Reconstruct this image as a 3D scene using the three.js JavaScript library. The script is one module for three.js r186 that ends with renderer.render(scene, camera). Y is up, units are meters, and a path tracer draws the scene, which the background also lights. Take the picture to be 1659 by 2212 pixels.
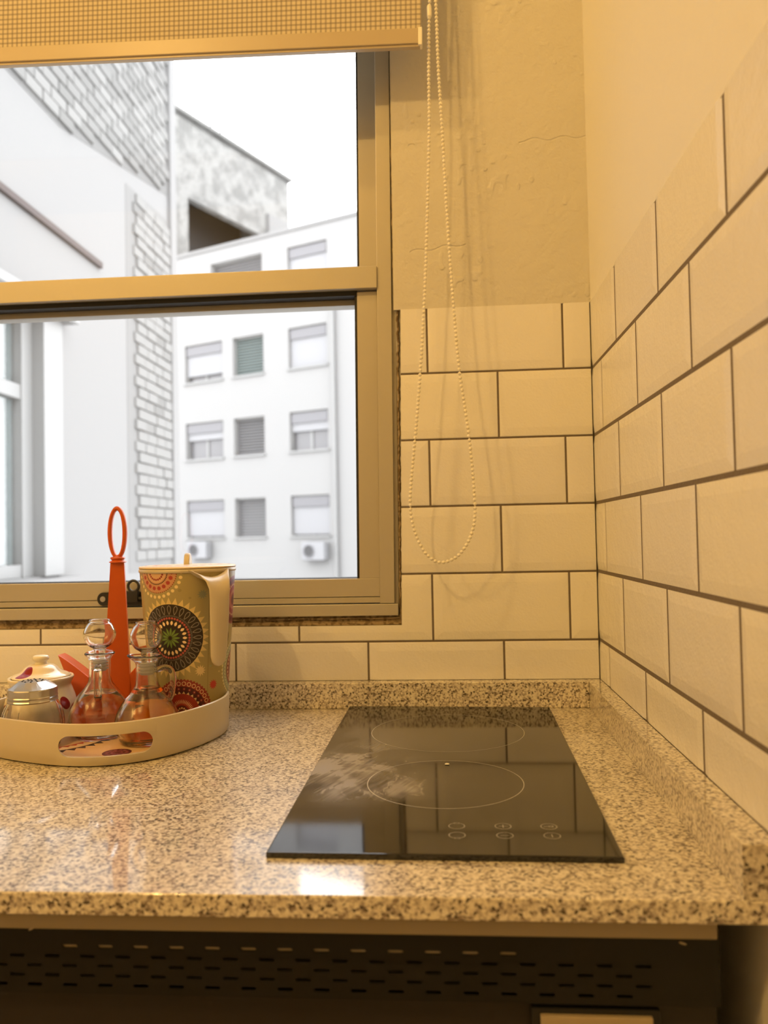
import * as THREE from 'three';
import { RoundedBoxGeometry } from 'three/addons/geometries/RoundedBoxGeometry.js';
import { mergeGeometries, mergeVertices, toCreasedNormals } from 'three/addons/utils/BufferGeometryUtils.js';
import { Brush, Evaluator, SUBTRACTION } from 'three-bvh-csg';

// ------------------------------------------------------------ camera, sky, lamps, exposure
const scene = new THREE.Scene();
const camera = new THREE.PerspectiveCamera(64.88, 1659 / 2212, 0.02, 200);
camera.position.set(-0.22284, 1.1508, 1.19468);
camera.rotation.set(0.02982, 0.07265, -0.0198, 'YXZ');
camera.focus = 0.95;
camera.userData.fStop = 5.2;
const SKY = 6;
scene.background = new THREE.Color(1.0 * SKY, 1.01 * SKY, 1.03 * SKY);
const LAMP_COLOR = new THREE.Color().setRGB(1.0, 0.6, 0.175);
const LAMPS = [[-1.23, 2.92, 1.85, 3.75], [-1.05, 2.92, 0.93, 2.0], [-2.3, 2.92, 1.9, 4.0]];
const renderer = new THREE.WebGLRenderer({ antialias: true });
renderer.toneMapping = THREE.LinearToneMapping;
renderer.toneMappingExposure = 1.0;
renderer.shadowMap.enabled = true;

// ------------------------------------------------------------ helpers
let seed = 7;
const rnd = () => { seed = (seed + 0x6d2b79f5) | 0; let t = Math.imul(seed ^ (seed >>> 15), 1 | seed); t = (t + Math.imul(t ^ (t >>> 7), 61 | t)) ^ t; return ((t ^ (t >>> 14)) >>> 0) / 4294967296; };
const used = new Map();
const numbered = (name) => { const k = used.get(name) ?? 0; used.set(name, k + 1); return k ? `${name}_${String(k).padStart(3, '0')}` : name; };
function part(name, geometry, material, parent, label) {
  const m = new THREE.Mesh(geometry, material);
  m.name = numbered(name);
  if (label) m.userData.label = label;
  (parent ?? scene).add(m);
  return m;
}
function tag(o, label, category, group) { o.userData.label = label; o.userData.category = category; if (group) o.userData.group = group; return o; }
function thing(name, label, category, pos = [0, 0, 0], group) {
  const g = new THREE.Group(); g.name = numbered(name); g.position.set(...pos); scene.add(g);
  return tag(g, label, category, group);
}
function structure(name, geometry, material) { const o = geometry ? part(name, geometry, material) : new THREE.Group(); if (!geometry) { o.name = numbered(name); scene.add(o); } o.userData.kind = 'structure'; return o; }
// texture coordinates in metres, by the dominant direction of each face
function boxUV(g) {
  g = g.index ? g.toNonIndexed() : g;
  const p = g.attributes.position, uv = new Float32Array(p.count * 2), a = new THREE.Vector3(), b = new THREE.Vector3(), c = new THREE.Vector3();
  for (let i = 0; i < p.count; i += 3) {
    a.fromBufferAttribute(p, i); b.fromBufferAttribute(p, i + 1); c.fromBufferAttribute(p, i + 2);
    const n = b.clone().sub(a).cross(c.clone().sub(a)), x = Math.abs(n.x), y = Math.abs(n.y), z = Math.abs(n.z);
    [a, b, c].forEach((q, k) => { const [u, v] = y >= x && y >= z ? [q.x, q.z] : x >= z ? [q.z + 0.37, q.y] : [q.x + 0.11, q.y]; uv[(i + k) * 2] = u; uv[(i + k) * 2 + 1] = v; });
  }
  g.setAttribute('uv', new THREE.BufferAttribute(uv, 2));
  return g;
}
const box = (x0, x1, y0, y1, z0, z1, r = 0.0008) => { const g = r > 0 ? new RoundedBoxGeometry(x1 - x0, y1 - y0, z1 - z0, 2, r) : new THREE.BoxGeometry(x1 - x0, y1 - y0, z1 - z0); g.translate((x0 + x1) / 2, (y0 + y1) / 2, (z0 + z1) / 2); return g; };
const mbox = (...a) => boxUV(box(...a));
const merge = (list) => mergeGeometries(list.map((g) => { g = g.index ? g.toNonIndexed() : g; for (const k of Object.keys(g.attributes)) if (!['position', 'normal', 'uv'].includes(k)) g.deleteAttribute(k); return g; }));
const lathe = (pts, n = 64) => new THREE.LatheGeometry(pts.map(([x, y]) => new THREE.Vector2(x, y)), n);
// a smooth profile through points
const smooth = (pts, n = 40) => new THREE.SplineCurve(pts.map(([x, y]) => new THREE.Vector2(x, y))).getPoints(n).map((p) => [Math.max(p.x, 0.00001), p.y]);
const tube = (pts, r, seg = 40, rad = 10, closed = false) => new THREE.TubeGeometry(new THREE.CatmullRomCurve3(pts.map((p) => new THREE.Vector3(...p)), closed, 'centripetal'), seg, r, rad, closed);

// tileable value noise
function lattice(period, s) { const a = new Float32Array(period * period); let q = s * 7919 + 13; for (let i = 0; i < a.length; i++) { q = (Math.imul(q, 1664525) + 1013904223) | 0; a[i] = (q >>> 8) / 16777216; } return a; }
function noiseField(n, period, s) {
  const L = lattice(period, s), out = new Float32Array(n * n), k = period / n;
  for (let y = 0; y < n; y++) { const fy = y * k, iy = Math.floor(fy), ty = fy - iy, sy = ty * ty * (3 - 2 * ty), r0 = (iy % period) * period, r1 = ((iy + 1) % period) * period;
    for (let x = 0; x < n; x++) { const fx = x * k, ix = Math.floor(fx), tx = fx - ix, sx = tx * tx * (3 - 2 * tx), c0 = ix % period, c1 = (ix + 1) % period;
      const a = L[r0 + c0] + (L[r0 + c1] - L[r0 + c0]) * sx, b = L[r1 + c0] + (L[r1 + c1] - L[r1 + c0]) * sx; out[y * n + x] = a + (b - a) * sy; } }
  return out;
}
function dataTexture(n, fill, srgb) {
  const d = new Uint8Array(n * n * 4);
  for (let i = 0; i < n * n; i++) { const c = fill(i, i % n, Math.floor(i / n)); d[i * 4] = Math.max(0, Math.min(255, c[0])); d[i * 4 + 1] = Math.max(0, Math.min(255, c[1])); d[i * 4 + 2] = Math.max(0, Math.min(255, c[2])); d[i * 4 + 3] = 255; }
  const t = new THREE.DataTexture(d, n, n); t.wrapS = t.wrapT = THREE.RepeatWrapping; t.magFilter = THREE.LinearFilter; t.minFilter = THREE.LinearMipmapLinearFilter; t.generateMipmaps = true; t.needsUpdate = true;
  if (srgb) t.colorSpace = THREE.SRGBColorSpace;
  return t;
}
const perMetre = (t, size) => { const c = t.clone(); c.repeat.set(1 / size, 1 / size); c.needsUpdate = true; return c; };
function canvasTexture(w, h, draw) { const c = document.createElement('canvas'); c.width = w; c.height = h; draw(c.getContext('2d'), w, h); const t = new THREE.CanvasTexture(c); t.colorSpace = THREE.SRGBColorSpace; t.anisotropy = 8; return t; }
const std = (color, o = {}) => new THREE.MeshStandardMaterial({ color: new THREE.Color().setRGB(...color), roughness: 0.6, ...o });
const phys = (color, o = {}) => new THREE.MeshPhysicalMaterial({ color: new THREE.Color().setRGB(...color), roughness: 0.5, ...o });

// ------------------------------------------------------------ textures and materials
const N = 1024;
const n8 = noiseField(N, 8, 1), n16 = noiseField(N, 16, 2), n64 = noiseField(N, 64, 3), n128 = noiseField(N, 128, 4), n256 = noiseField(N, 256, 5), n512 = noiseField(N, 512, 6), m128 = noiseField(N, 128, 9), m256 = noiseField(N, 256, 10);
const mix = (a, b, t) => a + (b - a) * t, step = (v, a, b) => { const t = Math.max(0, Math.min(1, (v - a) / (b - a))); return t * t * (3 - 2 * t); };
// granite: crystals of a few millimetres, each of one tone, with soft irregular borders
const graniteTex = (() => {
  const G = 84, cell = N / G, px = new Float32Array(G * G), py = new Float32Array(G * G), tone = new Float32Array(G * G);
  let q = 91; const ran = () => { q = (Math.imul(q, 1664525) + 1013904223) | 0; return (q >>> 8) / 16777216; };
  for (let i = 0; i < G * G; i++) { px[i] = ran(); py[i] = ran(); tone[i] = ran(); }
  const shade = (v) => (v < 0.085 ? [74, 65, 58] : v < 0.26 ? [136, 123, 113] : v < 0.5 ? [182, 171, 156] : v < 0.74 ? [216, 207, 190] : [230, 223, 207]);
  return dataTexture(N, (i, x, y) => {
    const fx = (x + 9 * (n128[i] - 0.5) + 5 * (n256[i] - 0.5)) / cell, fy = (y + 9 * (m128[i] - 0.5) + 5 * (m256[i] - 0.5)) / cell, ix = Math.floor(fx), iy = Math.floor(fy);
    let d1 = 9, d2 = 9, t1 = 0, t2 = 0;
    for (let dy = -1; dy <= 1; dy++) for (let dx = -1; dx <= 1; dx++) { const k = ((ix + dx + G) % G) + ((iy + dy + G) % G) * G, ex = ix + dx + px[k] - fx, ey = iy + dy + py[k] - fy, d = ex * ex + ey * ey; if (d < d1) { d2 = d1; t2 = t1; d1 = d; t1 = tone[k]; } else if (d < d2) { d2 = d; t2 = tone[k]; } }
    const w = 0.5 + 0.5 * step(Math.sqrt(d2) - Math.sqrt(d1), 0, 0.28), c = 0.16 * (n64[i] - 0.5), A = shade(t1 + c), B = shade(t2 + c), f = 10 * (n512[i] - 0.5);
    return [0, 1, 2].map((k) => A[k] * w + B[k] * (1 - w) + f);
  }, true);
})();
const plasterBump = dataTexture(N, (i) => { const v = 255 * (0.4 * n8[i] + 0.26 * n16[i] + 0.14 * n64[i] + 0.13 * n128[i] + 0.07 * n512[i]); return [v, v, v]; });
const trowelBump = dataTexture(N, (i, x, y) => {
  let v = 0.45 * n16[i] + 0.22 * n64[i] + 0.18 * n128[i] + 0.1 * n256[i] + 0.05 * n512[i];
  v += 0.35 * step(n64[i], 0.7, 0.9) * step(n8[i], 0.45, 0.7);
  const s = noiseAt(x, y); v -= s;
  return [v * 230, v * 230, v * 230];
});
function noiseAt(x, y) { // a few scratches and dents in the trowelled plaster
  let s = 0;
  for (const [cx, cy, len, slope, w] of [[300, 420, 120, 0.05, 2], [640, 700, 90, -0.08, 2], [700, 300, 60, 0.5, 3], [180, 820, 160, 0.02, 2], [520, 120, 40, 1.4, 3], [840, 560, 70, 0.1, 2]]) { const dx = x - cx, dy = y - cy - slope * dx - 4 * Math.sin(dx * 0.09); if (Math.abs(dx) < len && Math.abs(dy) < w) s += 0.3; }
  for (const [cx, cy, r] of [[450, 600, 12], [780, 820, 9], [240, 260, 8]]) if ((x - cx) ** 2 + ((y - cy) * 2) ** 2 < r * r) s += 0.4;
  return s;
}
const fineBump = dataTexture(512, (i, x, y) => { const j = (y * 2) * N + x * 2, v = 255 * (0.5 * n16[j] + 0.3 * n64[j] + 0.2 * n128[j]); return [v, v, v]; });
const stainTex = dataTexture(512, (i, x, y) => { const j = (y * 2) * N + x * 2, v = 165 + 90 * step(0.5 * n16[j] + 0.3 * n64[j] + 0.2 * n128[j], 0.3, 0.7); return [v, v, v * 0.985]; });
const grimeTex = dataTexture(512, (i, x, y) => { const j = (y * 2) * N + x * 2, t = step(0.5 * n64[j] + 0.5 * n128[j], 0.38, 0.6); return [mix(118, 164, t), mix(99, 144, t), mix(74, 112, t)]; }, true);

const M = {};
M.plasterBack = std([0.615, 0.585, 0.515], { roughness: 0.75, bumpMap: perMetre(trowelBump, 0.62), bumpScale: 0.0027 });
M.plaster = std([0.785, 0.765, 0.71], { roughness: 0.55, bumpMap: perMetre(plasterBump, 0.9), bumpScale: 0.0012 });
M.room = std([0.56, 0.53, 0.48], { roughness: 0.9 });
M.floor = std([0.35, 0.28, 0.22], { roughness: 0.5 });
M.concrete = std([0.3, 0.3, 0.295], { roughness: 0.95 });
M.grout = std([0.17, 0.135, 0.105], { roughness: 0.95, bumpMap: perMetre(fineBump, 0.05), bumpScale: 0.0006 });
M.glaze = [0, 1, 2].map((k) => phys([0.8 - 0.015 * k, 0.775 - 0.012 * k, 0.715 + 0.01 * k], { roughness: 0.2 + 0.03 * k, ior: 1.5, bumpMap: perMetre(fineBump, 0.17), bumpScale: 0.0005 }));
M.granite = phys([1, 1, 1], { map: perMetre(graniteTex, 0.175), roughness: 0.3, ior: 1.5, clearcoat: 1, clearcoatRoughness: 0.06 });
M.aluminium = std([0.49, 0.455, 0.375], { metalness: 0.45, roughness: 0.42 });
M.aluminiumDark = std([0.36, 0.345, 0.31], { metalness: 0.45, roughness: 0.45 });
M.gasket = std([0.012, 0.011, 0.01], { roughness: 0.7 });
M.caulk = std([0.85, 0.85, 0.85], { map: perMetre(grimeTex, 0.35), roughness: 0.95, bumpMap: perMetre(fineBump, 0.04), bumpScale: 0.0004 });
M.pane = phys([1, 1, 1], { transmission: 1, thickness: 0, roughness: 0, ior: 1.3 });
M.blackPlastic = std([0.018, 0.017, 0.016], { roughness: 0.35 });
M.steel = std([0.6, 0.58, 0.55], { metalness: 1, roughness: 0.28 });
M.whitePlastic = std([0.86, 0.82, 0.72], { roughness: 0.4 });
M.barPlastic = std([0.48, 0.4, 0.28], { roughness: 0.35 });
M.blackGlass = phys([0.012, 0.011, 0.01], { roughness: 0.045, ior: 1.52 });
M.print = std([0.42, 0.41, 0.38], { roughness: 0.5 });
M.orange = phys([0.54, 0.088, 0.004], { roughness: 0.38 });
M.melamine = phys([0.56, 0.48, 0.33], { roughness: 0.33 });
M.ceramic = phys([0.8, 0.74, 0.6], { roughness: 0.12 });
M.glass = phys([1, 1, 1], { transmission: 1, thickness: 0.004, roughness: 0.015, ior: 1.5 });
M.oil = phys([1, 1, 1], { transmission: 1, thickness: 0.05, roughness: 0, ior: 1.46, attenuationColor: new THREE.Color().setRGB(0.95, 0.6, 0.12), attenuationDistance: 0.036 });
M.vinegar = phys([1, 1, 1], { transmission: 1, thickness: 0.05, roughness: 0, ior: 1.34, attenuationColor: new THREE.Color().setRGB(0.93, 0.92, 0.88), attenuationDistance: 0.1 });
M.plug = phys([0.9, 0.9, 0.88], { transmission: 0.6, thickness: 0, roughness: 0.5 });
M.darkMetal = std([0.007, 0.006, 0.005], { roughness: 0.5, metalness: 0.3 });
M.darkFront = std([0.012, 0.008, 0.005], { roughness: 0.5 });
M.paleWood = std([0.34, 0.28, 0.19], { roughness: 0.6 });
M.cream = std([0.42, 0.34, 0.22], { roughness: 0.5 });

// ------------------------------------------------------------ room shell
const WIN = { x0: -1.62, x1: -0.287, y0: 1.0215, y1: 2.1 };      // the opening in the window wall
{
  const s = new THREE.Shape([[-2.8, -0.2], [0.2, -0.2], [0.2, 3.2], [-2.8, 3.2]].map((p) => new THREE.Vector2(...p)));
  s.holes.push(new THREE.Path([[WIN.x0, WIN.y0], [WIN.x1, WIN.y0], [WIN.x1, WIN.y1], [WIN.x0, WIN.y1]].map((p) => new THREE.Vector2(...p))));
  const g = new THREE.ExtrudeGeometry(s, { depth: 0.192, bevelEnabled: false }); g.translate(0, 0, -0.2);
  var wallBack = structure('wall_back', boxUV(g), M.room);
}
const wallRight = structure('wall_right', mbox(0.008, 0.2, -0.2, 3.2, -0.2, 3.2, 0), M.room);
structure('wall_left', mbox(-2.8, -2.6, -0.2, 3.2, -0.008, 3.2, 0), M.room);
structure('wall_rear', mbox(-2.6, 0.008, -0.2, 3.2, 3.0, 3.2, 0), M.room);
structure('floor', mbox(-2.6, 0.008, -0.2, 0, -0.008, 3.0, 0), M.floor);
structure('ceiling', mbox(-2.6, 0.008, 3.0, 3.2, -0.008, 3.0, 0), M.room);

// plaster coats: back wall above the tiles and round the window; right wall above and beyond the tiles
const TILE_TOP = 1.489;
{
  const s = new THREE.Shape([[-2.6, TILE_TOP], [WIN.x0, TILE_TOP], [WIN.x0, WIN.y1], [-0.2865, WIN.y1], [-0.2895, TILE_TOP], [0.004, TILE_TOP], [0.004, 3.0], [-2.6, 3.0]].map((p) => new THREE.Vector2(...p)));
  const g = new THREE.ExtrudeGeometry(s, { depth: 0.007, bevelEnabled: false }); g.translate(0, 0, -0.008);
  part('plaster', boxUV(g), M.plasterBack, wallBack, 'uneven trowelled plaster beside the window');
  const r = merge([mbox(0.0008, 0.008, TILE_TOP - 0.001, 3.0, -0.006, 3.0, 0), mbox(0.0008, 0.008, 0, 3.0, 1.2, 3.0, 0), mbox(0.0008, 0.008, 0, 0.9, 0, 1.2, 0)]);
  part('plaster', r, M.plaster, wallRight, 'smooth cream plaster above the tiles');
}

// bevelled glazed tiles, each a mesh of its own
const PITCH_Y = 0.0994, LINE1 = 1.392, GAP = 0.0015, UP_TOP = 0.9375, END_Z = 1.2;
const holeEdge = -0.2829;
function tileGeometry(full, clip, hole, map) {
  const [fx0, fy0, fx1, fy1] = full, [cx0, cy0, cx1, cy1] = clip, er = 0.0012, bw = 0.0125, bd = 0.0012;
  const cuts = (f0, f1, c0, c1, extra) => [...new Set([f0, f0 + er, f0 + bw, f1 - bw, f1 - er, f1, c0, c1, ...extra].map((v) => Math.round(v * 1e5) / 1e5))].filter((v) => v >= c0 - 1e-6 && v <= c1 + 1e-6).sort((a, b) => a - b);
  const xs = cuts(fx0, fx1, cx0, cx1, hole ? [hole[0]] : []), ys = cuts(fy0, fy1, cy0, cy1, hole ? [hole[1]] : []);
  const h = (x, y) => { const d = Math.min(x - fx0, fx1 - x, y - fy0, fy1 - y); return d < er ? -bd - 0.0005 * (1 - d / er) ** 2 : d < bw ? -bd * (1 - (d - er) / (bw - er)) : 0; };
  const inside = (i, j) => i >= 0 && j >= 0 && i < xs.length - 1 && j < ys.length - 1 && !(hole && (xs[i] + xs[i + 1]) / 2 < hole[0] && (ys[j] + ys[j + 1]) / 2 > hole[1]);
  const P = [], UV = [];
  const warp = (x, y) => (hole && Math.abs(x - hole[0]) < 2e-5 && y >= hole[1] - 1e-4 ? x + 0.016 * (y - 1.26) : x);
  const tri = (a, b, c) => { for (const [x, y, z] of [a, b, c]) { P.push(...map(warp(x, y), y, z)); UV.push(x, y); } };
  for (let i = 0; i < xs.length - 1; i++) for (let j = 0; j < ys.length - 1; j++) {
    if (!inside(i, j)) continue;
    const q = [[xs[i], ys[j]], [xs[i + 1], ys[j]], [xs[i + 1], ys[j + 1]], [xs[i], ys[j + 1]]].map(([x, y]) => [x, y, h(x, y)]);
    if (Math.abs(q[0][2] - q[2][2]) >= Math.abs(q[1][2] - q[3][2])) { tri(q[0], q[1], q[2]); tri(q[0], q[2], q[3]); } else { tri(q[0], q[1], q[3]); tri(q[1], q[2], q[3]); }
    const side = (a, b) => { const lo = ([x, y]) => [x, y, -0.0075]; tri(a, lo(a), lo(b)); tri(a, lo(b), b); };
    if (!inside(i, j - 1)) side(q[0], q[1]);
    if (!inside(i + 1, j)) side(q[1], q[2]);
    if (!inside(i, j + 1)) side(q[2], q[3]);
    if (!inside(i - 1, j)) side(q[3], q[0]);
  }
  if (!P.length) return null;
  const g = new THREE.BufferGeometry();
  g.setAttribute('position', new THREE.Float32BufferAttribute(P, 3)); g.setAttribute('uv', new THREE.Float32BufferAttribute(UV, 2)); g.computeVertexNormals();
  return g;
}
const sub = (v, d) => v - d;
for (let row = 1; row <= 6; row++) {
  const top = LINE1 - (row - 2) * PITCH_Y - GAP + (row === 1 ? 0.03 : 0), bottom = LINE1 - (row - 1) * PITCH_Y + GAP;
  const cy0 = Math.max(bottom, UP_TOP + 0.0005), cy1 = row === 1 ? TILE_TOP : top;
  // back wall
  const a = row % 2 ? -0.0405 : -0.1372;
  for (let k = -1; k < 9; k++) {
    const x1 = a - 0.2 * k, x0 = x1 - 0.2, full = [x0 + GAP, bottom, x1 - GAP, top], clip = [Math.max(x0 + GAP, -1.75), cy0, Math.min(x1 - GAP, -0.0012), cy1];
    if (clip[2] - clip[0] < 0.004) continue;
    const left = clip[2] <= holeEdge && bottom > 1.0185;
    if (left && clip[0] > WIN.x0) continue;
    const g = tileGeometry(full, clip, cy1 > 1.0185 && clip[0] < holeEdge ? [holeEdge, 1.0185] : null, (x, y, z) => [x, y, z]);
    if (g) part('tile', g, M.glaze[(row * 5 + k * 3 + 8) % 3], wallBack);
  }
  // right wall: u runs along z; the glazed face looks towards -x
  const b = row % 2 ? 0.1611 : 0.2635;
  for (let k = -2; k < 6; k++) {
    const z0 = b + 0.2 * k, z1 = z0 + 0.2, thin = Math.abs(z1 - 0.0635) < 0.001 ? GAP * 0.75 : 0, thin2 = Math.abs(z0 - 0.0635) < 0.001 ? GAP * 0.75 : 0;
    const full = [-(z1 - GAP + thin), bottom, -(z0 + GAP - thin2), top], clip = [Math.max(full[0], -END_Z), cy0, Math.min(full[2], -0.0012), cy1];
    if (clip[2] - clip[0] < 0.004) continue;
    const g = tileGeometry(full, clip, null, (u, y, h) => [-h, y, -u]);
    if (g) part('tile', g, M.glaze[(row * 5 + k * 4 + 12) % 3], wallRight);
  }
}
{
  const s = new THREE.Shape([[-1.75, 0.9], [0, 0.9], [0, TILE_TOP], [-0.2795, TILE_TOP], [-0.2868, 1.0185], [-1.75, 1.0185]].map((p) => new THREE.Vector2(...p)));
  const g = new THREE.ExtrudeGeometry(s, { depth: 0.0052, bevelEnabled: false }); g.translate(0, 0, -0.0078);
  part('grout', boxUV(g), M.grout, wallBack);
  part('grout', mbox(0.0013, 0.0082, 0.9, TILE_TOP, 0, END_Z, 0), M.grout, wallRight);
}

// ------------------------------------------------------------ window
{
  const w = structure('window_1');
  const lean = (g) => { const p = g.attributes.position; for (let i = 0; i < p.count; i++) p.setX(i, p.getX(i) + 0.0095 * (p.getY(i) - 1.3)); g.computeBoundingBox(); return g; };
  const L = -1.6;
  const bar = (name, a, m = M.aluminium, label) => part(name, lean(mbox(...a)), m, w, label);
  bar('frame_jamb', [-0.3165, -0.2945, 1.0505, 2.098, -0.1, -0.005, 0.001]);
  bar('frame_jamb', [L - 0.02, L + 0.006, 1.0505, 2.098, -0.1, -0.005, 0.001]);
  bar('frame_flange', [-0.2947, -0.2885, 1.03, 2.098, -0.06, -0.0125, 0.0006]);
  bar('frame_sill', [L - 0.02, -0.289, 1.0325, 1.0498, -0.1, -0.003, 0.001]);
  bar('frame_head', [L - 0.02, -0.2885, 2.07, 2.099, -0.1, -0.005, 0.001]);
  bar('frame_transom', [L, -0.3162, 1.524, 1.5575, -0.064, -0.001, 0.001]);
  bar('track_lip', [L, -0.3165, 1.0515, 1.0595, -0.06, -0.010, 0.0004]);
  bar('bottom_rail', [L, -0.3168, 1.0605, 1.0878, -0.055, -0.0115, 0.0008]);
  bar('lower_stile', [-0.3475, -0.3168, 1.0878, 1.522, -0.055, -0.0125, 0.0008]);
  bar('lower_stile', [L, L + 0.03, 1.0878, 1.522, -0.055, -0.0125, 0.0008]);
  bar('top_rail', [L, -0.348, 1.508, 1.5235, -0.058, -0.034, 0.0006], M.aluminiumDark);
  bar('upper_stile', [-0.3475, -0.3166, 1.5575, 2.07, -0.098, -0.052, 0.0008]);
  bar('upper_stile', [L, L + 0.03, 1.5575, 2.07, -0.098, -0.052, 0.0008]);
  bar('gasket', [L + 0.03, -0.3475, 1.5165, 1.524, -0.034, -0.012, 0], M.gasket);
  bar('gasket', [-0.3512, -0.3475, 1.0878, 1.52, -0.046, -0.014, 0], M.gasket);
  bar('gasket', [-0.3508, -0.3475, 1.5575, 2.07, -0.075, -0.054, 0], M.gasket);
  bar('gasket', [L + 0.03, -0.35, 1.0878, 1.0888, -0.046, -0.016, 0], M.gasket);
  part('glass_pane', box(L + 0.02, -0.335, 1.5575, 2.07, -0.0795, -0.0765, 0), M.pane, w);
  part('glass_pane', box(L + 0.02, -0.337, 1.075, 1.515, -0.0465, -0.0435, 0), M.pane, w);
  // rough dirty caulk between the frame and the tiles
  const rough = (pts, r, sideways) => { const c = new THREE.CatmullRomCurve3(pts.map((p) => new THREE.Vector3(...p))), n = 120, P = []; let g = new THREE.TubeGeometry(c, n, r, 7); const p = g.attributes.position; for (let i = 0; i < p.count; i++) { const k = Math.floor(i / 8), q = 0.3 * Math.sin(k * 0.9) + 0.25 * Math.sin(k * 2.3 + 1) + 0.2 * Math.sin(k * 0.37); p.setXYZ(i, p.getX(i) + r * q * (sideways ? 0 : 1), p.getY(i) + r * q * (sideways ? 1 : 0.2), p.getZ(i) + r * 0.3 * q); } g.computeVertexNormals(); return boxUV(g); };
  part('caulk_bead', rough([[-0.2885, 1.03, -0.009], [-0.2865, 1.2, -0.008], [-0.285, 1.35, -0.0075], [-0.2835, 1.49, -0.006]], 0.002), M.caulk, w);
  part('caulk_bead', rough([[-0.2885, 1.49, -0.004], [-0.2885, 1.56, -0.003], [-0.2883, 1.7, -0.004], [-0.2862, 1.85, -0.004], [-0.284, 2.09, -0.004]], 0.0014), M.caulk, w);
  part('caulk_bead', rough([[-1.6, 1.0235, -0.011], [-1.0, 1.024, -0.011], [-0.6, 1.0235, -0.01], [-0.29, 1.024, -0.01]].map(([x, y, z]) => [x, y + 0.0045, z + 0.0015]), 0.0016, true), M.caulk, w);
  part('mortar_ledge', merge([mbox(-1.62, -0.2868, 1.0183, 1.0335, -0.1, -0.0095, 0.0012), mbox(-1.62, -0.2868, 1.0183, 1.0235, -0.02, -0.0035, 0.0012)]), M.caulk, w);
  part('mortar_ledge', lean(mbox(-0.2895, -0.281, 1.02, 2.1, -0.1, -0.0135, 0.0006)), M.caulk, w);
  // black latch on the bottom rail
  const bolt = new THREE.Shape(); bolt.absarc(-0.7425, 1.0628, 0.0098, Math.PI / 2, Math.PI * 1.5); bolt.lineTo(-0.667, 1.053); bolt.absarc(-0.667, 1.0628, 0.0098, -Math.PI / 2, Math.PI / 2); bolt.closePath();
  const bg = new THREE.ExtrudeGeometry(bolt, { depth: 0.005, bevelEnabled: true, bevelThickness: 0.001, bevelSize: 0.0008, bevelSegments: 2, curveSegments: 16 }); bg.translate(0, 0, -0.0115);
  const latch = part('latch', bg, M.blackPlastic, w, 'black window latch on the bottom rail');
  part('latch_ring', new THREE.TorusGeometry(0.0082, 0.0022, 12, 32).translate(-0.6925, 1.0825, 0.002), M.blackPlastic, latch);
  part('latch_slide', merge([box(-0.708, -0.686, 1.058, 1.0755, -0.007, 0.004, 0.0015), box(-0.715, -0.671, 1.0615, 1.0655, -0.007, 0.001, 0.0008)]), M.blackPlastic, latch);
  const sc = part('screw', merge([new THREE.CylinderGeometry(0.0042, 0.0046, 0.0016, 20).rotateX(Math.PI / 2)]).translate(-0.7435, 1.0628, -0.0048), M.steel, latch);
  sc.userData.label = 'steel cross-head screw';
}

// ------------------------------------------------------------ worktop, hob, cabinet
{
  const t = thing('worktop', 'speckled grey granite worktop with low upstands along both tiled walls', 'worktop');
  part('slab', mbox(-1.9, 0.0, 0.8835, 0.9, 0.0, 0.628, 0.0016), M.granite, t);
  part('back_upstand', mbox(-1.9, -0.0195, 0.9, UP_TOP, 0.0, 0.0205, 0.0012), M.granite, t);
  const s = new THREE.Shape([[-0.0002, 0.0], [-0.0195, 0.0], [-0.0258, 0.627], [-0.0002, 0.627]].map((p) => new THREE.Vector2(p[0], -p[1])));
  const g = new THREE.ExtrudeGeometry(s, { depth: UP_TOP - 0.9 - 0.0012, bevelEnabled: true, bevelThickness: 0.0006, bevelSize: 0.0006, bevelOffset: -0.0006, bevelSegments: 2 });
  g.rotateX(-Math.PI / 2).translate(0, 0.9006, 0);
  part('side_upstand', boxUV(g), M.granite, t);
}
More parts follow.
